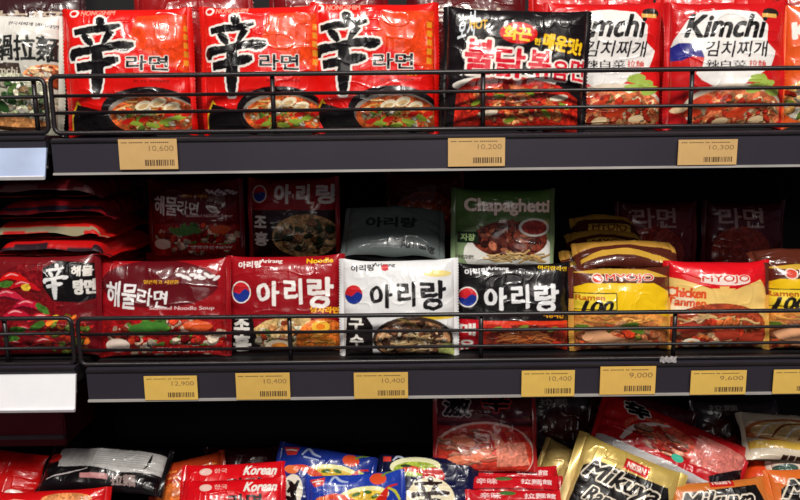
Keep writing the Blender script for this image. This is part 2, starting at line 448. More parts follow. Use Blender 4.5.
shelf(XL, XS - .006, zlT + .001, 'short left bay shelf with pale blue label strip', lip=.034,
      holder=(.013, P(20, 148, 0).z, P(20, 177, 0).z, blue_strip, clear_edge))
XM = P(87, 380, 0).x
shelf(XM, XR, ZM, 'long dark middle shelf with row of yellow price tags')
XML = P(76, 380, 0).x
zlM = P(0, 367, 0).z
shelf(XL, XML, zlM, 'short left bay shelf with bright white label strip', lip=.03,
      holder=(.013, P(20, 374, 0).z, P(20, 406, 0).z, white_strip, clear_edge))
shelf(XL, XR, ZB, 'lowest shelf carrying the mixed noodle packs', yf=-.075)

def wire_guard(x0, x1, z, ys, ups, label, yf=.006, r=.0023):
    """ys: heights above the deck of the four rails, top first"""
    g = empty('wire_guard', Matrix.Translation(((x0 + x1) / 2, yf, z))); tag(g, label, 'shelf guard', 'wire guards along the shelf fronts')
    inv = g.matrix_world.inverted(); ps = []
    rc = .007; zt, zb = z + ys[0], z + ys[-1]
    loop = []
    for cx, cz, a0 in ((x1 - rc, zt - rc, 0), (x0 + rc, zt - rc, 90), (x0 + rc, zb + rc, 180), (x1 - rc, zb + rc, 270)):
        for k in range(5):
            a = R(a0 + k * 22.5); loop.append((cx + rc * math.cos(a), yf, cz + rc * math.sin(a)))
    ps.append(tube('frame', loop, r * 1.12, wire, g, close=True))
    for h in ys[1:-1]: ps.append(tube('rail', [(x0, yf + r, z + h), ((x0 + x1) / 2, yf + r, z + h), (x1, yf + r, z + h)], r * .85, wire, g))
    for x in ups: ps.append(tube('upright', [(x, yf + 2 * r, zb - .0), (x, yf + 2 * r, (zt + zb) / 2), (x, yf + 2 * r, zt)], r * 1.15, wire, g))
    for x in (x0 + .012, x1 - .012): ps.append(tube('foot', [(x, yf, zb), (x, yf + .001, zb - .003), (x, yf + .002, z + .0)], r, wire, g))
    for p in ps: p.data.transform(inv)
def hs(z, x, ypx): return [P(x, y, .006).z - z for y in ypx]
wire_guard(P(52, 100, .006).x, XR - .01, ZT, hs(ZT, 400, (72.5, 92, 109, 129.5)), [P(x, 100, .01).x for x in (273, 483, 691)], 'black wire guard along the long top shelf')
wire_guard(XL + .01, P(46, 100, .006).x, zlT, hs(zlT, 20, (79, 97, 115, 133)), [P(x, 100, .01).x for x in (35, -170)], 'black wire guard of the left bay on the upper shelf')
wire_guard(P(79, 340, .006).x, XR - .01, ZM, hs(ZM, 400, (315, 331.5, 347.5, 361)), [P(x, 340, .01).x for x in (290, 481, 674)], 'black wire guard along the long middle shelf')
wire_guard(XL + .01, P(73, 340, .006).x, zlM, hs(zlM, 20, (318.5, 334.5, 349, 364)), [P(x, 340, .01).x for x in (6, -180)], 'black wire guard of the left bay on the middle shelf')

# clear clip pinched on the middle guard
q = P(668, 360, 0); V, Fc = [], []
for i in range(13):
    for j in range(5):
        V.append(((i / 12 - .5) * .019, -.0035 + .0016 * math.sin(i * 2.1 + j), (j / 4 - .5) * .007 + .0008 * math.sin(i * 1.7)))
for i in range(12):
    for j in range(4): Fc.append((i * 5 + j, i * 5 + 5 + j, i * 5 + 6 + j, i * 5 + 1 + j))
cl = link('plastic_clip', mesh_from('plastic_clip', V, Fc, None, [plain('greyish_clear_plastic', (170, 165, 165), rough=.2, var=.4, scale=400)]))
cl.location = q + Vector((0, .002, .001)); tag(cl, 'crumpled clear plastic clip on the middle rail above the larger yellow tag', 'clip')

# structure: back panel, posts, floor
bm = bmesh.new(); box(bm, XL - .05, XR + .05, DEP, DEP + .02, -1.3, .6)
tag(bmobj('wall_back', bm, backm), kind='structure')
bm = bmesh.new(); xp = P(76, 420, .255).x; box(bm, xp - .013, xp + .013, .255, DEP, -1.3, .6)
tag(bmobj('trim_1', bm, backm), kind='structure')
bm = bmesh.new(); box(bm, -2.5, 2.5, -3, DEP, -1.34, -1.3)
tag(bmobj('floor', bm, plain('grey_shop_tiles', (150, 146, 140), rough=.35, scale=3)), kind='structure')
bm = bmesh.new(); box(bm, XL, XR, -.04, DEP, -1.3, ZB - .022)
tag(bmobj('trim_2', bm, backm), kind='structure')

# ------------------------------------------------------------------ price tags
def price_tag(x0, y0, x1, y1, price, col, label, tilt=0):
    yf = -.0034
    s_ = P((x0 + x1) / 2, (y0 + y1) / 2, yf)
    a = P(x0, (y0 + y1) / 2, yf); b = P(x1, (y0 + y1) / 2, yf); w = b.x - a.x
    h = P((x0 + x1) / 2, y0, yf).z - P((x0 + x1) / 2, y1, yf).z
    root = empty('price_tag', Matrix.Translation(s_ + Vector((0, 0, -h / 2))) @ Matrix.Rotation(R(tilt), 4, 'Y'))
    tag(root, label, 'price tag', 'price tags in the shelf rails')
    V, Fc = [], []
    bm = bmesh.new(); box(bm, -w / 2, w / 2, -.0004, .0006, 0, h, .0002)
    bmobj('card', bm, plain('tag_card_%d' % sum(col), col, rough=.45, var=.05), root)
    # printing
    V, Fc = [], []
    def add(vs, fs):
        n = len(V); V.extend(vs); Fc.extend(tuple(i + n for i in f) for f in fs)
    def tx(t, x0_, z0, x1_, z1, bold=0):
        vs, fs = glyphs(t, bold); bx = bbox(vs)
        add([(-w / 2 + w * (x0_ + (x - bx[0]) / (bx[2] - bx[0]) * (x1_ - x0_)), -.0006, h * (z0 + (y - bx[1]) / (bx[3] - bx[1]) * (z1 - z0))) for x, y in vs], fs)
    tx(price, .52, .58, .94, .78)
    me = mesh_from('printed_price', V, Fc, None, [plain('faded_ink', (150, 118, 72), rough=.6)]); link('printed_price', me, root)
    V, Fc = [], []
    tx('--- ------- -- ---------', .05, .87, .86, .90)
    x = .44; rnd = random.Random(int(x0))
    while x < .93:
        d = rnd.uniform(.008, .03); 
        add([(-w / 2 + w * x, -.0006, h * .12), (-w / 2 + w * (x + d), -.0006, h * .12), (-w / 2 + w * (x + d), -.0006, h * .32), (-w / 2 + w * x, -.0006, h * .32)], [(0, 1, 2, 3)])
        x += d + rnd.uniform(.008, .022)
    me = mesh_from('barcode', V, Fc, None, [plain('dark_tag_ink', (95, 72, 42), rough=.6)]); link('barcode', me, root)
KH, YE = (204, 166, 108), (226, 186, 92)
price_tag(119, 139, 177.5, 169.5, '10,600', KH, 'pale brown price tag at left end of the top shelf, below the first red pack')
price_tag(448, 138, 505, 166.5, '10,200', KH, 'pale brown price tag under the black pack with white and red lettering')
price_tag(678, 139.5, 737, 165, '10,300', KH, 'pale brown price tag under the white and red Kimchi packs')
price_tag(144.5, 376, 197.5, 400, '12,900', YE, 'yellow price tag at left end of the middle shelf under the seafood noodle pack')
price_tag(236, 373, 290, 399.5, '10,400', (216, 176, 90), 'yellow price tag under the dark red pack with white lettering and round emblem')
price_tag(354, 372.5, 408, 398.5, '10,400', (216, 176, 90), 'yellow price tag under the white pack with black lettering')
price_tag(521.5, 370.5, 574.5, 396.5, '10,400', YE, 'yellow price tag under right part of the black pack')
price_tag(600, 366.5, 655.5, 394.5, '9,000', (228, 184, 94), 'larger yellow price tag under the brown and yellow pack')
price_tag(690.5, 370.5, 746, 394.5, '9,600', YE, 'yellow price tag under the red topped chicken noodle pack')
price_tag(773, 369.5, 828, 393.5, '9,000', YE, 'yellow price tag cut off by the right edge of the photo')

# ------------------------------------------------------------------ artwork of each kind
RED = (226, 22, 16); DR = (150, 14, 18); BK = (16, 13, 15); WH = (240, 236, 228); YL = (246, 200, 30); GR = (90, 140, 40); OR = (236, 110, 30)
SOUP = [(236, 170, 90), (240, 205, 140), (205, 60, 25), (225, 100, 30), (190, 40, 20), (245, 235, 210), (120, 150, 50)]
HAN = [  # the brushed character, strokes in a 173 x 235 box
    [(72, 2, 8), (80, 12, 20), (88, 26, 14)],
    [(10, 44, 14), (50, 38, 17), (100, 34, 16), (136, 26, 8)],
    [(34, 50, 10), (48, 66, 17), (60, 84, 8)],
    [(112, 42, 16), (100, 60, 14), (88, 82, 6)],
    [(6, 126, 8), (10, 104, 22), (50, 98, 18), (120, 86, 20), (150, 88, 24), (172, 82, 10)],
    [(18, 146, 20), (60, 140, 22), (110, 130, 22), (134, 126, 10)],
    [(72, 88, 20), (76, 140, 27), (74, 190, 24), (74, 232, 12)],
]
def brush_char(p, x0, y0, x1, y1, col=BK, out=WH, g=2.2, rot=0):
    kx, ky = (x1 - x0) / 173, (y1 - y0) / 235; km = (kx + ky) / 2
    p.strokes([[(x0 + a * kx, y0 + b * ky, w * km * 1.22) for a, b, w in st] for st in HAN], col, out=out, g=g)

def art_shin(p):
    p.poly([(270, 12), (322, 8), (322, 74), (300, 62), (262, 40)], (232, 66, 20), tex=.25)
    p.ell(208, 7, 5, 4.2, WH); p.ell(207.5, 7, 3, 2.4, RED)
    p.text('NONGSHIM', 215, 4, 248, 10, (245, 160, 140), bold=.01)
    brush_char(p, 206, 12, 268, 96)
    p.text('라면', 261, 53, 300, 69, BK, bold=.035, out=WH, outw=.035)
    p.rect_(254, 71, 304, 75, (150, 20, 12)); p.text('SHIN RAMYUN', 255, 71.4, 303, 74.8, (250, 190, 40), bold=.02)
    for i in range(5): p.rect_(313, 20 + i * 9, 318, 26 + i * 9, (236, 150, 40))
    p.text('농심 신라면', 268, 78, 300, 81, (120, 12, 10))
    p.rect_(200, 113, 326, 130, (40, 10, 12))
    p.poly([(203, 115), (212, 98), (222, 111), (246, 109), (246, 130), (203, 130)], (240, 190, 40))
    p.poly([(206, 115), (212, 102), (221, 114), (246, 112), (246, 130), (206, 130)], BK)
    p.ell(283, 110, 46, 25, (22, 16, 18), rot=-3); p.ell(285, 113, 42, 21, (150, 140, 130), rot=-3)
    p.ell(285, 114.5, 40, 20, (200, 90, 40), tex=.8)
    p.noodles(280, 110, 36, 16, [(240, 190, 110), (230, 160, 80), (250, 210, 150)], n=16, wd=1.8)
    p.food(285, 116, 36, 15, SOUP, n=40, size=3.6)
    for x, y in ((276, 104), (290, 101), (302, 105)): p.ell(x, y, 8, 4.5, (240, 225, 190), rot=20, n=14); p.ell(x, y + 1, 5, 2.2, (205, 170, 120), rot=20, n=12)
    for x, y in ((268, 122), (284, 124), (296, 120), (308, 116)): p.ell(x, y, 7, 2.4, (150, 175, 60), rot=random.uniform(-30, 30), n=12)
    for x, y in ((260, 120), (300, 113), (315, 112), (276, 118)): p.ell(x, y, 5.5, 2.6, (200, 30, 20), rot=20, n=12)

def art_buldak(p):
    p.text('호치', 456, 14, 474, 40, (225, 232, 240), bold=.02, shear=10, rot=20); p.text('HOT', 468, 20, 486, 30, (230, 180, 60), bold=.03)
    p.ell(517, 33, 19, 11, (214, 26, 20)); p.text('화끈', 502, 26, 530, 41, (250, 205, 50), bold=.05, rot=-4)
    p.text('한', 533, 37, 540, 44, YL, bold=.05, rot=-6); p.text('매운맛!', 542, 33, 583, 50, YL, bold=.05, rot=-8, out=(90, 20, 10), outw=.02)
    p.ell(505, 84, 52, 9, (240, 232, 220), rot=4)
    p.poly([(458, 92), (474, 80), (520, 76), (560, 84), (580, 96), (582, 130), (456, 130)], (180, 34, 20), tex=.7)
    for x, t, y0, y1 in ((464, '불', 40, 76), (495, '닭', 48, 78), (528, '볶', 49, 78), (552, '음', 59, 79), (571, '면', 56, 78)):
        wd = {'불': 30, '닭': 30, '볶': 23, '음': 17, '면': 16}[t]
        p.text(t, x, y0, x + wd, y1, (216, 20, 46), bold=.04, out=(246, 236, 226), outw=.055, rot=-3)
    p.noodles(520, 103, 58, 20, [(222, 96, 46), (200, 50, 26), (240, 140, 70), (230, 80, 40)], n=60, wd=2.6, seed=5)
    p.food(520, 104, 58, 20, [(214, 60, 30), (236, 120, 60), (190, 30, 20), (245, 170, 110)], n=60, size=4, seed=2)
    for x, y in ((478, 104), (500, 97), (530, 92), (548, 112), (512, 120), (566, 104)): p.ell(x, y, 6, 2.5, (130, 150, 40), rot=random.uniform(-40, 40), n=12)
    for x, y in ((560, 96), (490, 114)): p.ell(x, y, 10, 3, (240, 225, 200), rot=10, n=14)

def art_kimchi(p):
    pts = [(688, 20), (700, 12), (730, 9), (756, 12), (768, 25), (766, 42), (776, 50), (770, 66), (752, 78), (738, 86), (716, 88), (700, 80), (688, 66), (678, 60), (672, 50), (676, 38)]
    p.poly(pts, (236, 232, 228))
    # the half blue, half red roundel
    p.poly([(668, 56), (671, 47), (680, 42), (692, 43), (700, 50), (702, 58), (692, 56), (682, 60), (674, 60)], (40, 40, 130))
    p.poly([(674, 60), (682, 60), (692, 56), (702, 58), (700, 68), (692, 75), (680, 74), (672, 68)], (205, 30, 30))
    p.text('Kimchi', 688, 14, 765, 38, BK, bold=.035, shear=7, wob=.5)
    p.text('김치찌개', 704, 41, 766, 57, (34, 30, 34), bold=.02, shear=3)
    p.text('辣白菜', 704, 60, 745, 68, (30, 26, 30), bold=.03); p.text('拉麵', 747, 60, 764, 67, (200, 60, 50), bold=.02)
    p.ell(772, 12, 9, 5, (40, 30, 26)); p.rect_(762, 13, 778, 17, (225, 180, 90))
    p.ell(735, 108, 52, 25, (225, 210, 190)); p.ell(736, 110, 50, 22, (206, 110, 70), tex=.6)
    p.food(736, 112, 48, 19, [(206, 70, 40), (230, 120, 70), (240, 170, 110), (190, 50, 30), (240, 215, 170)], n=60, size=4.6, seed=4)
    for x, y in ((756, 78), (764, 84), (752, 88), (770, 90)): p.ell(x, y, 10, 4.5, (160, 185, 80), rot=random.uniform(-20, 20), n=14, jag=.1)
    for x, y in ((700, 100), (716, 106), (750, 104), (735, 112), (690, 112)): p.ell(x, y, 11, 4, (205, 62, 30), rot=random.uniform(0, 30), n=12, jag=.1)
    for x, y in ((680, 108), (720, 120), (756, 118)): p.ell(x, y, 8, 3.5, (235, 205, 160), rot=10, n=12)

def art_nabe(p):
    p.text('한국시찌개 냄비라면', 4, 20, 50, 24, (90, 86, 90))
    p.text('鍋拉麵.', -9, 33, 59, 60, (36, 38, 36), bold=.03, wob=.6, rot=2)
    p.poly([(-10, 62), (18, 62), (22, 78), (-10, 80)], (60, 48, 40), tex=.3)
    p.text('kimchi', -8, 66, 17, 74, (200, 190, 170), bold=.02)
    p.ell(45, 72, 24, 11, (220, 140, 80), rot=8, tex=.5)
    p.food(46, 72, 22, 10, [(240, 190, 140), (215, 110, 60), (250, 225, 180), (190, 80, 40)], n=24, size=4.5)
    p.ell(0, 84, 18, 6, (220, 80, 40), tex=.5)
    p.ell(12, 102, 42, 30, (190, 190, 165), tex=.8)
    p.food(12, 104, 38, 24, [(90, 120, 60), (50, 80, 40), (225, 215, 190), (240, 235, 220), (170, 180, 140), (150, 120, 80)], n=50, size=5, seed=3)
    for x, y in ((3, 106), (10, 98), (-6, 108)): p.ell(x, y, 9, 5, (40, 74, 34), rot=-35, n=14)
    p.ell(16, 124, 34, 6, (60, 36, 24)); p.ell(16, 121, 32, 5, (220, 150, 90), tex=.5)

def roundel(p, x, y, r):
    p.ell(x, y, r + 1.2, r * 1.1 + 1.2, WH)
    n = 20
    up = [(x + r * math.cos(a), y - r * 1.1 * math.sin(a)) for a in [math.pi * i / n for i in range(n + 1)]]
    wave = [(x - r + 2 * r * i / 10, y + r * .35 * math.sin(2 * math.pi * i / 10)) for i in range(1, 10)]
    p.poly(up + wave, (206, 36, 44))
    dn = [(x + r * math.cos(a), y + r * 1.1 * math.sin(a)) for a in [math.pi * i / n for i in range(n + 1)]]
    p.poly(dn + wave, (28, 50, 140))

def art_haemul(p):
    # 137 x 106 box, origin 95,258
    p.ell(62, 26, 60, 24, (96, 14, 22)); 
    p.text('해물', 8, 24, 42, 50, (240, 236, 236), bold=.022, rot=-4, wob=.8); p.text('라면', 42, 31, 72, 49, (240, 236, 236), bold=.022, rot=-6, wob=.8)
    p.text('Seafood Noodle Soup', 54, 48, 118, 53, (225, 190, 190), bold=.02)
    p.text('얼큰하고 시원한', 48, 22, 84, 26, (232, 170, 40), bold=.02)
    for i in range(9): p.ell(84 + i * 4.5, 17 + (i % 3) * 1.6, 4, 1.8, (235, 230, 230), rot=random.uniform(-40, 40), n=8)
    p.rect_(2, 62, 128, 106, (150, 20, 22), tex=.5)
    p.food(68, 80, 64, 22, [(200, 40, 30), (225, 70, 40), (240, 200, 170), (90, 140, 50), (180, 20, 24), (245, 225, 200)], n=80, size=5, seed=8)
    p.ell(52, 70, 20, 6, (70, 130, 50), rot=5, jag=.1); p.ell(20, 88, 13, 7, (235, 215, 200), n=16); p.ell(102, 68, 14, 6, (225, 90, 40), jag=.1)
    p.rect_(56, 88, 122, 96, (190, 30, 30)); p.text('영양만점 NEW', 60, 89.5, 118, 94.5, (245, 225, 220), bold=.03)

def art_chili(p):
    # 100 x 108 box
    p.ell(34, 44, 34, 36, (120, 14, 22), tex=.5)
    for x, y, a, c in ((20, 22, 15, RED), (30, 30, -20, (200, 20, 30)), (14, 40, 25, (220, 40, 70)), (32, 50, 8, (206, 24, 60)), (22, 60, -15, (190, 20, 50)), (46, 64, 20, (215, 40, 50)), (30, 76, 0, (200, 24, 40)), (20, 90, 12, (170, 16, 34)), (50, 88, -12, (190, 30, 40))):
        p.stroke([(x - 13, y + 4.5, 2), (x - 4, y - .5, 9), (x + 6, y + 1.5, 9), (x + 15, y + 6.5, 2)], tuple(v * .45 for v in c)); p.stroke([(x - 13, y + 3, 1.5), (x - 4, y - 2, 6.5), (x + 6, y, 6.5), (x + 15, y + 5, 1.5)], c); p.stroke([(x - 8, y - 1, .5), (x - 2, y - 3.5, 1.4), (x + 5, y - 2, .5)], (246, 170, 170))
    for x, y, a in ((12, 29, 10), (46, 54, -40), (18, 84, 5), (42, 71, 30), (24, 75, 0)): p.ell(x, y, 8, 3.4, (66, 116, 40), rot=a, n=14, jag=.12, tex=.5)
    for x, y in ((32, 32), (58, 64), (68, 68)): p.ell(x, y, 4.5, 4, (236, 196, 60), n=12, jag=.15, tex=.4)
    p.poly([(47, 12), (60, 5), (90, 8), (96, 20), (94, 44), (80, 48), (56, 46), (48, 32)], BK)
    brush_char(p, 49, 8, 70, 45, col=(236, 236, 236), out=None)
    p.text('해물', 72, 10, 90, 21, WH, bold=.05); p.text('탕면', 74, 24, 92, 40, WH, bold=.06)
    p.food(70, 80, 24, 22, [(220, 60, 30), (235, 120, 40), (200, 30, 30), (120, 140, 50)], n=24, size=4.5)

def art_myojo(p, chicken=False, big=True):
    # 105 x 100 box
    if chicken:
        p.poly([(0, 16), (20, 20), (60, 34), (96, 20), (105, 30), (105, 62), (0, 62)], (246, 206, 120))
        p.poly([(4, 26), (30, 34), (34, 50), (4, 54)], (242, 224, 190))
        p.ell(58, 20, 27, 5.5, (246, 224, 214), rot=-3); p.text('MYOJO', 38, 15.5, 84, 24, (214, 46, 30), bold=.03, out=(246, 230, 220), outw=.06); p.ell(33, 20, 4.5, 4, (214, 46, 30), n=16)
        p.text('Chicken', 8, 28, 42, 39, (226, 84, 40), bold=.05, rot=-3); p.text('Tanmen', 8, 39, 42, 48, (226, 84, 40), bold=.05, rot=-3)
        p.ell(56, 72, 50, 28, (170, 70, 40), tex=.5)
        p.noodles(56, 66, 48, 16, [(240, 200, 130), (225, 160, 90)], n=22, wd=1.8)
        p.food(56, 76, 46, 18, [(200, 60, 34), (240, 190, 140), (140, 60, 30), (230, 120, 60)], n=50, size=5)
        for x, y in ((28, 70), (62, 76), (88, 80)): p.ell(x, y, 13, 6, (176, 60, 40), n=16, jag=.1)
        for x, y in ((30, 86), (52, 88)): p.ell(x, y, 9, 5.5, (245, 232, 205), n=16); p.ell(x, y, 4.5, 2.8, (240, 150, 40), n=12)
    else:
        p.poly([(0, 26), (20, 18), (86, 18), (105, 28), (105, 56), (86, 48), (0, 56)], (246, 200, 24))
        p.ell(30, 13, 6, 5.5, (240, 225, 210), n=16); p.ell(30, 13, 5, 4.5, (214, 60, 30), n=16); p.text('MYOJO', 38, 8.5, 86, 17.5, (212, 66, 44), bold=.03, out=(244, 228, 214), outw=.05)
        p.rect_(6, 28, 48, 46, (40, 30, 20)); p.rect_(7, 29, 47, 45, (246, 216, 60)); p.text('Ramen', 10, 30, 36, 36, (190, 90, 20), bold=.04)
        p.text('100', 16, 36, 44, 50, (30, 24, 20), bold=.05, shear=4)
        p.ell(52, 56, 50, 8, (230, 150, 70), tex=.4)
        p.ell(52, 76, 50, 24, (190, 110, 60), tex=.5)
        p.noodles(54, 60, 46, 12, [(240, 180, 90), (230, 150, 70)], n=22, wd=1.8)
        p.food(52, 78, 46, 18, [(215, 90, 50), (240, 170, 120), (235, 140, 90), (200, 60, 30), (120, 120, 40)], n=46, size=5.5)
        for x, y in ((30, 74), (44, 80), (76, 84)): p.ell(x, y, 14, 7, (240, 176, 130), n=18, jag=.08)
        for x, y, a in ((66, 66, -25), (12, 66, 20), (60, 62, 10)): p.ell(x, y, 10, 3.4, (90, 120, 40), rot=a, n=14)

def art_chapa(p):
    # 105 x 78 box
    p.poly([(0, 0), (105, 0), (105, 30), (60, 26), (30, 34), (0, 50)], (74, 108, 52))
    p.text('Chapaghetti', 14, 10, 100, 27, (245, 226, 214), bold=.045, out=(90, 30, 20), outw=.02)
    p.ell(60, 64, 46, 26, (240, 238, 230)); p.ell(60, 50, 38, 18, (120, 50, 34), tex=.7)
    p.food(58, 50, 34, 17, [(96, 34, 24), (150, 70, 50), (190, 110, 80), (70, 26, 20), (120, 50, 36)], n=60, size=4.6)
    p.ell(84, 38, 16, 9, (225, 220, 210)); p.ell(84, 38, 13, 7, (150, 50, 40), tex=.6)
    p.rect_(8, 43, 28, 54, (24, 44, 24)); p.text('자장', 11, 45, 25, 52, (190, 220, 150), bold=.04)
    p.noodles(62, 67, 44, 6, [(236, 200, 140), (226, 180, 110)], n=20, wd=1.6)
    p.text('NONGSHIM', 4, 66, 24, 70, (90, 90, 80), bold=.02)

def art_blue(p, kind=0):
    # 110 x 90 box
    if kind:   # right hand pack: bowl edge at the top, large character below
        p.rect_(2, 3, 14, 9, (214, 60, 50)); p.strokes([[(16, 8, 1), (22, 2, 3), (30, 8, 2)]], (190, 200, 220))
        p.ell(40, 14, 27, 12, (240, 238, 190), rot=4); p.ell(40, 17, 23, 9, (170, 190, 70), rot=4, tex=.4)
        p.stroke([(22, 22, 3), (36, 17, 7), (54, 22, 4)], (216, 60, 24)); p.ell(60, 24, 12, 10, (200, 30, 24)); p.ell(30, 14, 6, 2, (50, 60, 30), n=12)
        p.ell(58, 54, 26, 28, (240, 228, 190)); brush_char(p, 38, 26, 78, 76, col=(40, 18, 16), out=(246, 238, 210), g=1.5)
        return
    p.poly([(7, 6), (24, 4), (22, 13), (12, 15)], (220, 56, 50)); p.stroke([(10, 9, 1), (16, 8, 1.6), (22, 8, 1)], WH)
    p.strokes([[(28, 12, 1.5), (34, 4, 2.5), (40, 9, 2.5), (48, 11, 1.5)], [(30, 14, 2), (46, 15, 1.5)]], (176, 190, 225))
    p.ell(80, 9, 9, 7, (226, 80, 40), n=16); p.stroke([(84, 6, 2), (90, 2, 2), (98, 0, 1)], (120, 150, 50))
    p.ell(64, 28, 27, 11, (244, 240, 170), rot=4); p.ell(64, 31, 23, 9, (232, 190, 50), rot=4, tex=.3)
    for x, y, a in ((56, 26, 20), (68, 24, -10), (76, 29, 30)): p.ell(x, y, 5, 2.2, (70, 110, 40), rot=a, n=10)
    p.strokes([[(14, 30, 2), (32, 27, 7), (50, 34, 8), (60, 46, 3)]], (226, 70, 30)); p.strokes([[(66, 44, 4), (82, 34, 9), (90, 20, 3), (100, 16, 2)]], (210, 36, 20))
    p.stroke([(90, 20, 2), (97, 24, 3), (102, 34, 2)], (200, 200, 50))
    p.ell(20, 31, 8, 5, (236, 120, 60), n=16)
    p.ell(24, 56, 12, 20, (240, 232, 215)); p.strokes([[(18, 44, 2), (24, 50, 6), (20, 58, 3)], [(30, 42, 2), (26, 58, 6), (32, 70, 2)], [(16, 62, 2), (24, 66, 6), (20, 74, 2)]], BK)
    brush_char(p, 54, 46, 88, 88, col=(40, 20, 16), out=(244, 232, 190), g=2)

def art_mikuya(p):
    # 120 x 100 box
    p.poly([(14, 34), (24, 24), (100, 20), (110, 40), (106, 84), (60, 92), (16, 84)], (20, 16, 16))
    p.rect_(50, 8, 76, 20, (206, 34, 30)); p.text('NISSIN', 53, 10.5, 73, 17.5, (245, 220, 210), bold=.04)
    p.text('Mikuya', 18, 24, 96, 50, (24, 18, 18), bold=.035, out=(238, 226, 206), outw=.05, shear=8)
    p.text('Ramen', 28, 51, 74, 68, (24, 18, 18), bold=.035, out=(238, 226, 206), outw=.05, shear=5)
    p.ell(70, 86, 30, 10, (220, 130, 50), tex=.5)

def grad(c0, c1, axis='v', p=1.0):
    def f(u, v):
        k = ((v if axis == 'v' else u) + 1) / 2; k = min(1, max(0, k)) ** p
        return tuple(a * (1 - k) + b * k for a, b in zip(c0, c1))
    return f
foil = film('foil_film', rough=.34, coat=.3, metal=.25, bump=.6)
dull = film('matte_film', rough=.42, coat=.1)

# ------------------------------------------------------------------ TOP ROW
shref = (200, 3, 326, 129)
def shin(cx, w, Y, yaw, roll, seed, label, top=5):
    p = Pack(cx, (top + 130) / 2, w, 130 - top, Y, lean=5, yaw=yaw, roll=roll, stand=ZT, ref=shref, seed=seed, base=grad((214, 16, 12), (232, 26, 18)))
    art_shin(p); return p.build('noodle_pack', label, group='red packs with black brushed character')
shin(129, 133, .050, 3, .5, 1, 'red noodle pack with black brushed character, first of three beside the white pack', 7)
shin(262, 125, .047, -1, .3, 2, 'red noodle pack with black brushed character, middle one of the three')
shin(375, 131, .052, 2, -.5, 3, 'red noodle pack with black brushed character, next to the black pack', 2)
p = Pack(515, 69, 150, 122, .034, lean=4, yaw=-1, roll=-2.5, stand=ZT, ref=(440, 8, 590, 130), seed=5, base=(22, 17, 19), t=.034)
art_buldak(p); p.build('noodle_pack', 'black noodle pack with fat red and white lettering and yellow words')
kref = (662, 2, 785, 126)
p = Pack(604, 64, 124, 125, .069, lean=5, yaw=2, stand=ZT, ref=kref, seed=6, base=(214, 24, 26), t=.034)
art_kimchi(p); p.build('noodle_pack', 'white and red Kimchi pack half hidden by the black pack', group='white and red kimchi packs')
p = Pack(725, 64, 124, 126, .048, lean=5, yaw=-2, stand=ZT, ref=kref, seed=7, base=lambda u, v: (206, 22, 26) if v > -.2 else (196, 24, 26), t=.036)
art_kimchi(p); p.build('noodle_pack', 'white and red Kimchi pack fully in view on the top shelf', group='white and red kimchi packs')
p = Pack(840, 66, 122, 124, .047, lean=5, stand=ZT, ref=(779, 4, 901, 128), seed=8, base=(228, 92, 34))
p.text('K', 797, 20, 812, 38, WH, bold=.06); p.ell(830, 100, 46, 25, (214, 160, 90), tex=.6); p.ell(830, 60, 24, 16, WH)
p.food(820, 102, 40, 22, SOUP, n=40, size=5)
p.build('noodle_pack', 'orange noodle pack cut off by the right edge on the top shelf')
p = Pack(4, 72, 122, 118, .050, lean=6, yaw=0, roll=-3, stand=zlT, ref=(-57, 13, 65, 131), seed=9, base=grad((170, 168, 150), (236, 232, 226)))
art_nabe(p); p.build('noodle_pack', 'white noodle pack with black brushed characters at far left of the top shelf')
# row behind, dark
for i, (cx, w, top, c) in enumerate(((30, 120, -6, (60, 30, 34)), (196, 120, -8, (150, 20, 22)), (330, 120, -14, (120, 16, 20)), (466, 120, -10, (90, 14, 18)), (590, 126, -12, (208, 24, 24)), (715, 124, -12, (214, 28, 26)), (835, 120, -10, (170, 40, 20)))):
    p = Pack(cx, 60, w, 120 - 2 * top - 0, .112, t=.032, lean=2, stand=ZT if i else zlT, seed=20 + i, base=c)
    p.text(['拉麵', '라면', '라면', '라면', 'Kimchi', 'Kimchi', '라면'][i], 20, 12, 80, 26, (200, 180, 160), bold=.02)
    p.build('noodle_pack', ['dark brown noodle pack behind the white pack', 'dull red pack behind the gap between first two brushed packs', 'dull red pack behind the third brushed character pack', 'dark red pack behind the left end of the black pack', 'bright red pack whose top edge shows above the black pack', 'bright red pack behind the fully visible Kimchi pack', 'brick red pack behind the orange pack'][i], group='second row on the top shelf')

# ------------------------------------------------------------------ MIDDLE ROW, front
p = Pack(164, 311, 136, 106, .046, lean=10, yaw=0, stand=ZM, ref=(0, 0, 137, 106), seed=31, base=grad((130, 12, 20), (168, 18, 26)), t=.034)
art_haemul(p); p.build('noodle_pack', 'wine red seafood noodle pack with white brushed lettering')

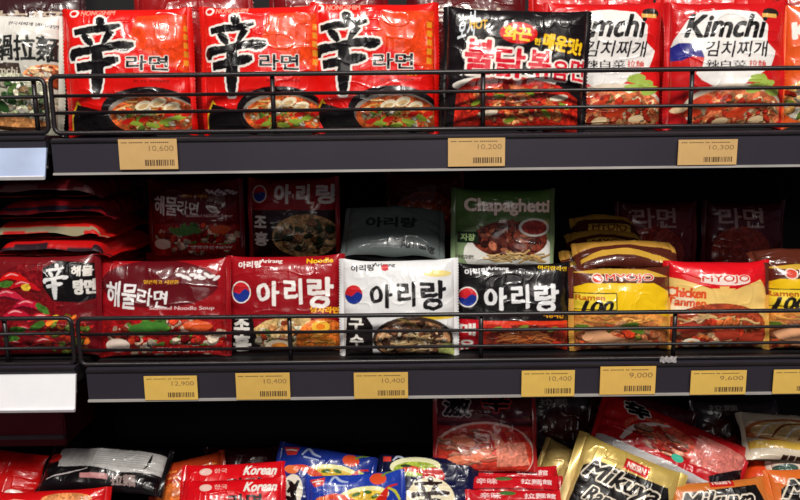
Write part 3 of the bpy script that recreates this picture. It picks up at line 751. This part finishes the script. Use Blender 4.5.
def arirang(cx, w, top, Y, base, fg, seed, kind, label, yaw=0, roll=0):
    p = Pack(cx, (top + 362) / 2, w, 362 - top, Y, lean=10, yaw=yaw, roll=roll, stand=ZM, ref=(0, 0, 120, 107), seed=seed, base=base, t=.035)
    p.text('아리랑', 12, 7, 36, 14, fg, bold=.05, rot=4); p.text('Arirang', 34, 5, 56, 10, fg, bold=.03)
    if kind == 'white': p.ell(46, 10, 4, 3.4, (206, 36, 44), n=14)
    if kind == 'red':
        p.text('Noodle', 80, 4, 106, 9, YL, bold=.04, rot=3)
        p.poly([(0, 62), (26, 60), (30, 80), (46, 107), (0, 107)], (22, 14, 16)); p.text('조', 7, 62, 24, 76, WH, bold=.06); p.text('흥', 6, 80, 25, 98, WH, bold=.06)
        p.poly([(28, 74), (40, 66), (60, 62), (84, 62), (90, 107), (40, 107)], (206, 170, 110), tex=.5)
        p.food(58, 84, 28, 18, [(235, 200, 140), (220, 150, 90), (190, 70, 30), (240, 225, 190), (110, 130, 60)], n=46, size=4.5)
        p.ell(96, 86, 26, 22, (214, 110, 40), tex=.8); p.noodles(96, 86, 24, 18, [(245, 170, 70), (236, 130, 40)], n=34, wd=1.9)
        p.ell(94, 72, 9, 6, (246, 190, 60), n=16); p.ell(94, 72, 4.5, 3, (240, 130, 30), n=12)
        p.ell(52, 92, 13, 7, (240, 222, 190), n=16); p.ell(53, 92, 8, 4, (232, 140, 50), n=14)
        p.text('남자라면', 84, 52, 112, 59, (246, 180, 40), bold=.06, rot=-3)
    elif kind == 'white':
        p.ell(100, 60, 22, 3.5, (236, 200, 60), rot=2); p.ell(98, 16, 14, 3.5, (240, 220, 140))
        p.poly([(8, 62), (26, 58), (34, 70), (34, 107), (6, 107)], (28, 22, 22)); p.text('구', 10, 62, 25, 75, (236, 232, 224), bold=.05); p.text('수', 11, 79, 25, 92, (236, 232, 224), bold=.05)
        p.ell(74, 84, 40, 24, (60, 44, 34)); p.ell(74, 85, 37, 21, (180, 130, 90), tex=.8)
        p.food(74, 84, 34, 18, [(120, 80, 56), (190, 150, 110), (225, 190, 150), (90, 56, 40), (160, 100, 70), (236, 220, 190)], n=70, size=4.6)
        p.noodles(74, 88, 32, 14, [(236, 206, 150), (220, 180, 120)], n=16, wd=1.4)
        p.stroke([(58, 62, 1), (70, 66, 2), (82, 74, 1)], (120, 100, 50)); p.ell(108, 96, 9, 8, (180, 190, 110), tex=.3)
    else:
        p.text('아리랑라면', 86, 4, 116, 9, YL, bold=.04, rot=-3) 
        p.text('짜장라면', 90, 52, 112, 60, (246, 170, 40), bold=.05, rot=-4)
        p.rect_(4, 62, 26, 107, (196, 20, 34)); p.text('매', 7, 66, 23, 80, WH, bold=.05); p.text('운', 7, 84, 23, 98, WH, bold=.05)
        p.rect_(28, 63, 118, 107, (176, 40, 26)); p.rect_(28, 63, 118, 67, (226, 60, 30)); p.ell(74, 84, 42, 17, (120, 40, 26), tex=.8)
        p.noodles(74, 84, 38, 14, [(200, 100, 50), (150, 60, 30), (226, 130, 70)], n=44, wd=2)
        for x, y in ((44, 72), (100, 72), (70, 70), (60, 98)): p.ell(x, y, 6, 2.4, (120, 140, 50), rot=20, n=10)
        for x, y in ((54, 70), (90, 100), (106, 88)): p.ell(x, y, 6, 3, (226, 60, 40), rot=-20, n=10)
    roundel(p, 15, 38, 9)
    for i, (t, x0, x1, y0, y1) in enumerate((('아', 31, 54, 27, 52), ('리', 58, 76, 24, 50), ('랑', 81, 107, 23, 54))):
        p.text(t, x0, y0, x1, y1, fg, bold=.038, rot=1, wob=.5)
    return p.build('noodle_pack', label, group='packs with round emblem and three large Korean letters')
arirang(286, 122, 254, .060, grad((128, 12, 22), (166, 18, 28)), (244, 238, 234), 32, 'red', 'dark red noodle pack with white lettering and round red and blue emblem', yaw=2)
arirang(399, 122, 258, .043, grad((225, 224, 224), (236, 236, 238)), (26, 24, 26), 33, 'white', 'white noodle pack with black lettering and round red and blue emblem', yaw=-1)
arirang(513, 120, 262, .056, (20, 17, 19), (236, 236, 238), 34, 'black', 'black noodle pack with white lettering and round red and blue emblem', roll=-.3)

def myojo(cx, cy, w, h, Y, seed, label, chicken=False, lean=9, stand=ZM, plainart=False, t=.04, yaw=0):
    brown = lambda u, v: (92, 38, 26) if v > .35 + .12 * math.cos(u * 3) else (214, 160, 70)
    redt = lambda u, v: (224, 20, 32) if v > .38 + .3 * (1 - abs(u)) - .25 else (240, 196, 110)
    p = Pack(cx, cy, w, h, Y, lean=lean, stand=stand, ref=(0, 0, 105, 100), seed=seed, base=redt if chicken else brown, t=t, yaw=yaw)
    if not chicken:
        p.poly([(4, 7), (40, 3), (80, 4), (104, 12), (100, 12), (60, 5), (20, 8)], (214, 170, 60))
    art_myojo(p, chicken); return p.build('noodle_pack', label, group='yellow noodle packs at right of the middle shelf')
myojo(621, 314, 106, 96, .050, 35, 'brown topped yellow pack marked 100, beside the black pack', yaw=1)
myojo(717, 309, 108, 98, .053, 36, 'red topped pale yellow chicken noodle pack', chicken=True, yaw=-1)
myojo(816, 311, 106, 100, .046, 37, 'brown topped yellow pack marked 100, cut off by the right edge')

# chili pack and the stack in the left bay
p = Pack(44, 308, 118, 108, .040, lean=4, stand=zlM, ref=(-6, -2, 102, 108), seed=38, base=grad((110, 12, 22), (120, 20, 26)), t=.03, yaw=0)
art_chili(p); p.build('noodle_pack', 'dark red noodle pack printed with chillies and a black label, left bay')
STK = [((206, 18, 16), (200, 192, 186)), ((214, 24, 16), (40, 26, 30)), ((206, 24, 16), (186, 176, 168)), ((190, 20, 20), (44, 26, 34)), ((206, 30, 24), (160, 150, 120)), ((150, 20, 30), (40, 34, 48)), ((150, 40, 50), (170, 120, 120))]
WHERE = ['at the very bottom behind the chilli pack', 'second from the bottom', 'third from the bottom', 'just above the chilli pack', 'second layer above the chilli pack', 'third layer above the chilli pack', 'fourth layer above the chilli pack', 'next to topmost', 'topmost under the blue label strip']
n = 9; ztop = P(40, 178, .06).z; th = (ztop - zlM - .004) / n
for k in range(n):
    c = STK[max(0, k - 2)]
    xo = (.001, -.004, .004, .0, -.008, .004, -.005, .002, -.006)[k]; yo = (0, .002, .001, -.004, .003, -.002, .002, -.003, .004)[k]
    th0 = (-.90, -.93, -.88, -.94, -.89, -.93, -.91)[k % 7]
    p = Pack(0, 0, 0, 0, 0, t=th * .97, lean=90 + (k % 3 - 1) * 1.2, roll=(k * 37 % 5 - 2) * 1.6, yaw=0, seed=50 + k, lump=.6, full=8, vp=7, seal=.012, asym=.75,
             at=(P(112, 215, .05).x - .075 + xo, (.138 if k < 4 else .118) + yo, zlM + .002 + th * (k + .16)), size=(.15, .146),
             base=(lambda a, b, q: (lambda u, v: b if q - .045 < v + .012 * math.sin(u * 5) < q + .012 else a))(c[0], c[1], th0), back=c[0] if k % 3 else tuple(v * .6 for v in c[0]))
    p.build('noodle_pack', 'red pack lying flat in left bay stack, ' + WHERE[k], group='flat packs stacked in the left bay')
# packs wedged at the side of the stack
p = Pack(126, 262, 50, 170, .225, lean=3, yaw=12, stand=ZM, seed=70, base=(120, 14, 22), t=.03); p.text('라면', 30, 20, 70, 30, (190, 150, 140), bold=.03)
p.build('noodle_pack', 'dim red noodle pack standing edge on between the stack and the back row')

# ------------------------------------------------------------------ MIDDLE ROW, behind
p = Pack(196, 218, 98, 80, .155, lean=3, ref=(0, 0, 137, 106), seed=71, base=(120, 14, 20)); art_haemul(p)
p.build('noodle_pack', 'shaded seafood noodle pack in the back row at left', group='dim back row of the middle shelf')
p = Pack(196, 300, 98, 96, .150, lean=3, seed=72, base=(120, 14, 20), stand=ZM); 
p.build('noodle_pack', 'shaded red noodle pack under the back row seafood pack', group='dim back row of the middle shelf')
def darkari(cx, cy, w, h, Y, seed, lean=4, stand=None):
    p = Pack(cx, cy, w, h, Y, lean=lean, ref=(0, 0, 96, 84), seed=seed, base=(150, 18, 24), stand=stand)
    p.rect_(0, 34, 96, 84, (40, 14, 16)); roundel(p, 12, 18, 7)
    for t, x0, x1 in (('아', 28, 45), ('리', 50, 64), ('랑', 70, 92)): p.text(t, x0, 8, x1, 28, (236, 230, 224), bold=.05)
    p.text('조', 6, 40, 20, 52, WH, bold=.05); p.text('흥', 6, 56, 22, 70, WH, bold=.05)
    p.ell(60, 60, 34, 22, (190, 150, 100), tex=.7); p.food(60, 60, 30, 18, [(206, 170, 120), (160, 110, 70), (60, 80, 50), (225, 200, 150)], n=40, size=5)
    return p
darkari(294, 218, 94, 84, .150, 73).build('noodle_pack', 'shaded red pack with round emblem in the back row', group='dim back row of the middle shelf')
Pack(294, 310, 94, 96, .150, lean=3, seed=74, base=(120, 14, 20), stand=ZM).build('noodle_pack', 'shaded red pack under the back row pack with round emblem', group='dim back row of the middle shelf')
p = Pack(394, 234, 104, 50, .125, lean=48, seed=75, base=(96, 104, 104), t=.04, roll=-3)
p.text('아리랑', 22, 18, 72, 38, (40, 44, 46), bold=.05); p.text('Arirang', 56, 62, 90, 76, (36, 38, 40), bold=.04)
p.build('noodle_pack', 'grey noodle pack lying tipped back behind the white pack')
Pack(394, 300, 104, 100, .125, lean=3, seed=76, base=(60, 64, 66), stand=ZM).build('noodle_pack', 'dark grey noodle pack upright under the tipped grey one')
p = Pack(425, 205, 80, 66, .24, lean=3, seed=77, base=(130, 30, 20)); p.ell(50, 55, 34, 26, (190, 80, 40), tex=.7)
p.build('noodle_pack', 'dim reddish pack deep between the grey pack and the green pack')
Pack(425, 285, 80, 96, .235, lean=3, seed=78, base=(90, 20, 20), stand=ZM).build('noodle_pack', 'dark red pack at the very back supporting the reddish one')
p = Pack(503, 228, 106, 80, .105, lean=6, ref=(0, 0, 105, 78), seed=79, base=grad((150, 172, 130), (64, 92, 48)), roll=-1, t=.032); art_chapa(p)
p.build('noodle_pack', 'green noodle pack with brown noodle dish standing behind the black pack')
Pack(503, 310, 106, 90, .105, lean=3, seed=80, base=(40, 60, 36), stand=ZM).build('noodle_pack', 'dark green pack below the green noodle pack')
for i, (cx, cy, w, h, lean, Y) in enumerate(((604, 227, 66, 18, 68, .185), (606, 244, 80, 22, 60, .15), (606, 262, 92, 24, 45, .11), (626, 256, 106, 26, 55, .090))):
    p = Pack(cx, cy, w, h, Y, lean=lean, seed=81 + i, base=(lambda u, v: (84, 36, 26) if v < .2 else (190, 140, 60)), t=.026, ref=(0, 0, 105, 50))
    if i < 2: p.rect_(28, 12, 96, 36, (200, 160, 70)); p.text('MYOJO', 34, 14, 90, 32, (120, 50, 30), bold=.03)
    else: p.stroke([(2, 30, 6), (30, 20, 10), (70, 22, 10), (103, 34, 6)], (206, 160, 60))
    p.build('noodle_pack', ['topmost dim brown and yellow pack lying at the back', 'second dim brown and yellow pack from the top at the back', 'third brown and yellow pack from the top at the back', 'brown pack edge resting right behind the pack marked 100'][i], group='brown and yellow packs piled at the back')
p = Pack(800, 262, 100, 22, .085, lean=50, seed=88, base=(90, 40, 28), t=.03); p.build('noodle_pack', 'dim brown pack lying behind the pack cut off by the right edge')

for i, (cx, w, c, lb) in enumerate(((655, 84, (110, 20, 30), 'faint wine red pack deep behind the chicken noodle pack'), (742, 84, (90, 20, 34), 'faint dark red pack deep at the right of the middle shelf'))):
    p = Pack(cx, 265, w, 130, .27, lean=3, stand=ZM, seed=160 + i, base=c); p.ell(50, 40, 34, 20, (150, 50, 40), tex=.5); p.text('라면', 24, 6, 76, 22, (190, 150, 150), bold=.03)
    p.build('noodle_pack', lb)

# ------------------------------------------------------------------ BOTTOM ROW
def low(cx, cy, w, h, Y, lean, roll, seed, base, label, art=None, ref=(0, 0, 100, 100), t=.034, yaw=0, mat=None, group=None, stand=None, lump=1.3, **k):
    if Y < .098 and abs(roll) < 6 and lean < 45: stand = ZB
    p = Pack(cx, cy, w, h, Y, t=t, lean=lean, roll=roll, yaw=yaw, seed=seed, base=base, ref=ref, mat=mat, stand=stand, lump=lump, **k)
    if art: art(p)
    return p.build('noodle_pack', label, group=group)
def a_leftred(p):
    p.ell(20, 30, 30, 16, (240, 190, 80), tex=.5); p.food(20, 30, 26, 13, [(250, 220, 150), (240, 170, 50), (235, 235, 220)], n=20, size=6)
    p.ell(70, 60, 10, 6, (240, 220, 210)); p.text('라면', 50, 60, 90, 80, WH, bold=.05)
low(-4, 484, 96, 72, .100, 38, -8, 90, (196, 18, 18), 'red pack with pale yellow bowl at bottom left corner', a_leftred)
def a_r2(p): p.ell(66, 14, 20, 8, (232, 150, 90), tex=.5); p.stroke([(8, 20, 1), (24, 14, 3), (40, 18, 1)], (245, 200, 180)); p.ell(20, 40, 20, 14, (170, 20, 24), tex=.3)
low(46, 526, 124, 74, .034, 30, 2, 91, (214, 18, 22), 'bright red pack at bottom left in front of the black and silver pack', a_r2)
def a_bs(p):
    p.poly([(14, 4), (98, 4), (100, 46), (60, 50), (30, 40), (12, 44)], (190, 188, 186), tex=.12)
    for i in range(7): p.rect_(40, 10 + i * 4.5, 84, 11.2 + i * 4.5, (150, 148, 146))
    p.text('拉麵', 54, 54, 74, 76, (150, 130, 126), bold=.04); p.rect_(30, 56, 52, 66, (190, 130, 130))
    p.stroke([(2, 70, 1), (20, 56, 2.2), (36, 46, 1)], (190, 180, 180)); p.stroke([(86, 8, .5), (84, 26, 2), (80, 40, .5)], (30, 26, 26))  # pale line is a highlight painted on the black film
    p.ell(8, 24, 7, 10, (200, 30, 24))
low(105, 471, 126, 48, .096, 52, -3, 92, (18, 14, 17), 'black and silver noodle pack lying tipped back at lower left', a_bs, t=.04)
def a_or(p):
    for i in range(4): p.text('-- --- --', 30, 14 + i * 9, 90, 17 + i * 9, (240, 140, 60), bold=.03)
    p.ell(30, 50, 20, 16, (232, 120, 50), tex=.4)
low(188, 492, 84, 66, .108, 38, 13, 93, (196, 66, 30), 'orange noodle pack between the black and the bright red packs', a_or)
def a_kor(p):
    p.text('Korean', 62, 6, 92, 22, WH, bold=.04, shear=3); p.ell(26, 14, 6, 6, (240, 200, 190)); p.text('한국', 34, 9, 46, 17, (240, 190, 180), bold=.03)
    p.text('라면', 46, 26, 78, 50, BK, bold=.04)
for i, (cy, Y, lb) in enumerate(((493, .074, 'bright red pack with white script, upper of two leaning together'), (509, .044, 'bright red pack with white script, lower of two leaning together'))):
    low(232, cy, 108, 62, Y, 38, 2, 94 + i, (222, 14, 26), lb, a_kor, t=.026, group='bright red packs with white script')
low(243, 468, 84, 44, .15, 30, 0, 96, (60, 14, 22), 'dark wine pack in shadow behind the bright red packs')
BL = (22, 40, 120)
br = (0, 0, 110, 90)
low(322, 487, 104, 78, .090, 34, -10, 97, grad((20, 36, 110), (30, 54, 150)), 'blue noodle pack with raised left corner, rear left of three', art_blue, ref=br, group='blue packs with peppers', t=.028)
low(428, 493, 104, 76, .074, 36, -3, 98, grad((16, 24, 90), (18, 20, 50)), 'blue noodle pack with black brushed character on cream, right of three', lambda p: art_blue(p, 1), ref=br, group='blue packs with peppers', t=.028)
low(356, 511, 104, 78, .046, 32, 3, 99, grad((22, 44, 130), (34, 66, 176)), 'blue noodle pack with red peppers, frontmost of three', art_blue, ref=br, group='blue packs with peppers', t=.028)
def a_geki(p):
    p.rect_(0, 0, 100, 40, (74, 20, 32)); p.rect_(4, 30, 96, 34, (110, 40, 50))  # dark top band: shade of the shelf above, painted into the print
    p.text('激', 10, 2, 36, 28, (24, 14, 18), bold=.05, out=(190, 170, 175), outw=.035); p.text('辛', 46, -4, 74, 22, (24, 14, 18), bold=.05, out=(190, 60, 60), outw=.035)
    p.ell(50, 76, 49, 42, (240, 200, 190)); p.ell(50, 78, 47, 41, (214, 62, 44), tex=.35)
    p.noodles(40, 66, 40, 30, [(248, 160, 130), (236, 110, 84), (222, 70, 54)], n=50, wd=3)
    for x, y, r in ((30, 60, -20), (46, 76, 40), (26, 84, 10), (60, 58, -50)): p.ell(x, y, 12, 6, (242, 136, 100), rot=r, tex=.2)
    p.strokes([[(56, 44, 2), (66, 50, 5), (70, 62, 2)], [(74, 42, 2), (84, 52, 5), (88, 66, 2)], [(50, 46, 2), (56, 56, 4), (58, 66, 1)]], (206, 30, 30))
    p.poly([(60, 62), (88, 60), (94, 90), (62, 92)], (232, 140, 116), tex=.4)
    p.ell(10, 94, 5.5, 5.5, (220, 235, 225)); p.ell(10, 94, 3.2, 3.6, (40, 150, 110))
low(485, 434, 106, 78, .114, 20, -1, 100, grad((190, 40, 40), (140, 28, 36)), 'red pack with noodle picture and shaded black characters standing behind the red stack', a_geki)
def a_rs(p):
    p.text('辛味', 14, 5, 34, 17, (240, 200, 200), bold=.03); p.text('拉麵館', 56, 6, 86, 16, (245, 215, 215), bold=.03); p.ell(40, 6, 8, 4, (70, 120, 60)); p.rect_(5, 24, 95, 27, (130, 10, 20))
for i, (cx, cy, Y, lb) in enumerate(((510, 493, .088, 'red pack with green mark, topmost of the stack right of the character pack'), (514, 503, .066, 'red pack with white words, middle of the same stack'), (518, 517, .044, 'red pack with white box, lowest of the same stack'))):
    low(cx, cy, 106, 56, Y, 42, -1, 101 + i, (204, 22, 34), lb, a_rs, t=.022, group='red packs fanned in a stack')
def a_dk(p): p.ell(50, 45, 34, 26, (60, 22, 26)); p.ell(50, 48, 26, 18, (80, 30, 26), tex=.5); p.text('拉麵', 20, 8, 50, 18, (150, 140, 140), bold=.03)
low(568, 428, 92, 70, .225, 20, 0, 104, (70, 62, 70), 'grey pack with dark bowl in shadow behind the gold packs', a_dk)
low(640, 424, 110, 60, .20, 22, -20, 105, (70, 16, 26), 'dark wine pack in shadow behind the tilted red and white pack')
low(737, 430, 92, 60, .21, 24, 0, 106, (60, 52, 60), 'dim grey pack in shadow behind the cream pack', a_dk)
low(560, 478, 56, 66, .118, 30, -25, 107, (206, 176, 104), 'plain gold noodle pack wedged beside the red stack', mat=foil)
mr = (0, 0, 120, 100)
low(621, 497, 122, 92, .056, 30, -24, 108, grad((206, 180, 130), (216, 186, 96)), 'gold noodle pack with black and cream lettering, tilted down to the right', art_mikuya, ref=mr, mat=foil, group='packs with black and cream lettering', seal=.011)
def a_rw(p):
    p.rect_(0, 74, 100, 100, (200, 198, 200)); p.ell(42, 40, 24, 26, (220, 90, 70), tex=.4); p.ell(30, 46, 9, 20, (200, 30, 30))
    p.stroke([(20, 70, 2), (26, 40, 5), (44, 16, 2)], (240, 225, 220)); p.food(44, 44, 18, 22, [(240, 170, 140), (225, 110, 80), (200, 50, 40)], n=20, size=5)
    p.text('辛', 14, 0, 30, 26, BK, bold=.05, rot=20, out=(240, 230, 230), outw=.03); p.ell(56, 62, 4, 7, (70, 190, 160))
    p.poly([(62, 8), (96, 4), (97, 50), (64, 60)], (214, 120, 110), tex=.3); p.poly([(78, 66), (99, 20), (99, 60), (86, 90)], (24, 14, 20))
low(671, 448, 164, 58, .110, 40, -25, 109, (196, 26, 34), 'red and white noodle pack sloping down towards the right, black band at its end', a_rw, t=.04)
low(724, 527, 110, 96, .042, 30, 4, 110, (212, 120, 50), 'orange noodle pack with black and cream lettering, under the sloping pack', art_mikuya, ref=(0, 12, 120, 112), group='packs with black and cream lettering')
low(758, 492, 54, 62, .100, 34, -32, 111, (222, 70, 26), 'orange red pack end sticking up between two lettered packs')
low(830, 510, 116, 92, .052, 30, 4, 112, grad((214, 150, 90), (230, 110, 40)), 'orange noodle pack with black and cream lettering at bottom right corner', art_mikuya, ref=(0, 10, 120, 110), group='packs with black and cream lettering')
low(731, 452, 30, 30, .165, 30, 20, 113, (190, 16, 26), 'small bit of red pack between the sloping pack and the cream pack', t=.02, seal=.004)
def a_cr(p):
    p.ell(50, 34, 46, 26, (190, 110, 60)); p.ell(52, 34, 42, 22, (225, 190, 130), tex=.2)
    for i in range(5): p.stroke([(16 + i * 12, 50, 1), (24 + i * 13, 24, 3), (48 + i * 11, 14, 1)], (130, 60, 30) if i % 2 else (246, 238, 220))
    p.poly([(0, 56), (100, 56), (100, 72), (0, 70)], (232, 190, 80)); p.text('-----', 40, 82, 72, 88, (50, 30, 24), bold=.06)
low(796, 440, 112, 48, .114, 48, -6, 114, (228, 214, 190), 'cream noodle pack with brown swirls lying at lower right', a_cr)
low(812, 472, 90, 24, .096, 45, -2, 115, (226, 206, 190), 'pale pack tucked under the cream pack', lambda p: p.ell(20, 40, 14, 20, (60, 90, 80)), t=.022)
# wine coloured carton in the lower left bay
bm = bmesh.new(); q0 = P(-60, 408, .16); q1 = P(62, 436, .16)
box(bm, q0.x, q1.x, 0, .10, 0, .075, .002)
ct = tag(empty('carton', Matrix.Translation((0, .17, q1.z - .02))), 'wine coloured carton in shadow under the white label strip', 'box')
bmobj('carton_body', bm, plain('wine_carton', (120, 30, 44), rough=.6), ct)
bm = bmesh.new(); box(bm, q0.x, q1.x, -.004, .002, 0.012, .018, .001)
bmobj('tape_strip', bm, plain('grey_tape', (110, 96, 104), rough=.4), ct)

# ------------------------------------------------------------------ light
def area(name, loc, tgt, size, power, col=(1, .95, .88), sy=None):
    l = bpy.data.lights.new(name, 'AREA'); l.energy = power; l.size = size; l.color = col
    if sy: l.shape = 'RECTANGLE'; l.size_y = sy
    o = bpy.data.objects.new(name, l); COL.objects.link(o); o.location = loc
    d = Vector(tgt) - Vector(loc); o.rotation_euler = d.to_track_quat('-Z', 'Y').to_euler()
area('ceiling_light', (.15, -1.7, 1.55), (0, 0, -.15), .35, 43)
area('ceiling_light', (-.9, -1.5, 1.5), (0, 0, -.15), .25, 15)
area('ceiling_light', (1.2, -1.6, 1.5), (0, 0, -.15), .25, 15)
area('aisle_fill', (0, -3.0, .9), (0, 0, -.2), 1.6, 7, sy=.5)  # added fill light, lifts the dim lower packs
w = bpy.data.worlds.new('shop'); sc.world = w; w.use_nodes = True
w.node_tree.nodes['Background'].inputs[0].default_value = (.95, .72, 1, 1); w.node_tree.nodes['Background'].inputs[1].default_value = .045
sc.view_settings.view_transform = 'Standard'; sc.view_settings.look = 'None'; sc.view_settings.exposure = 0
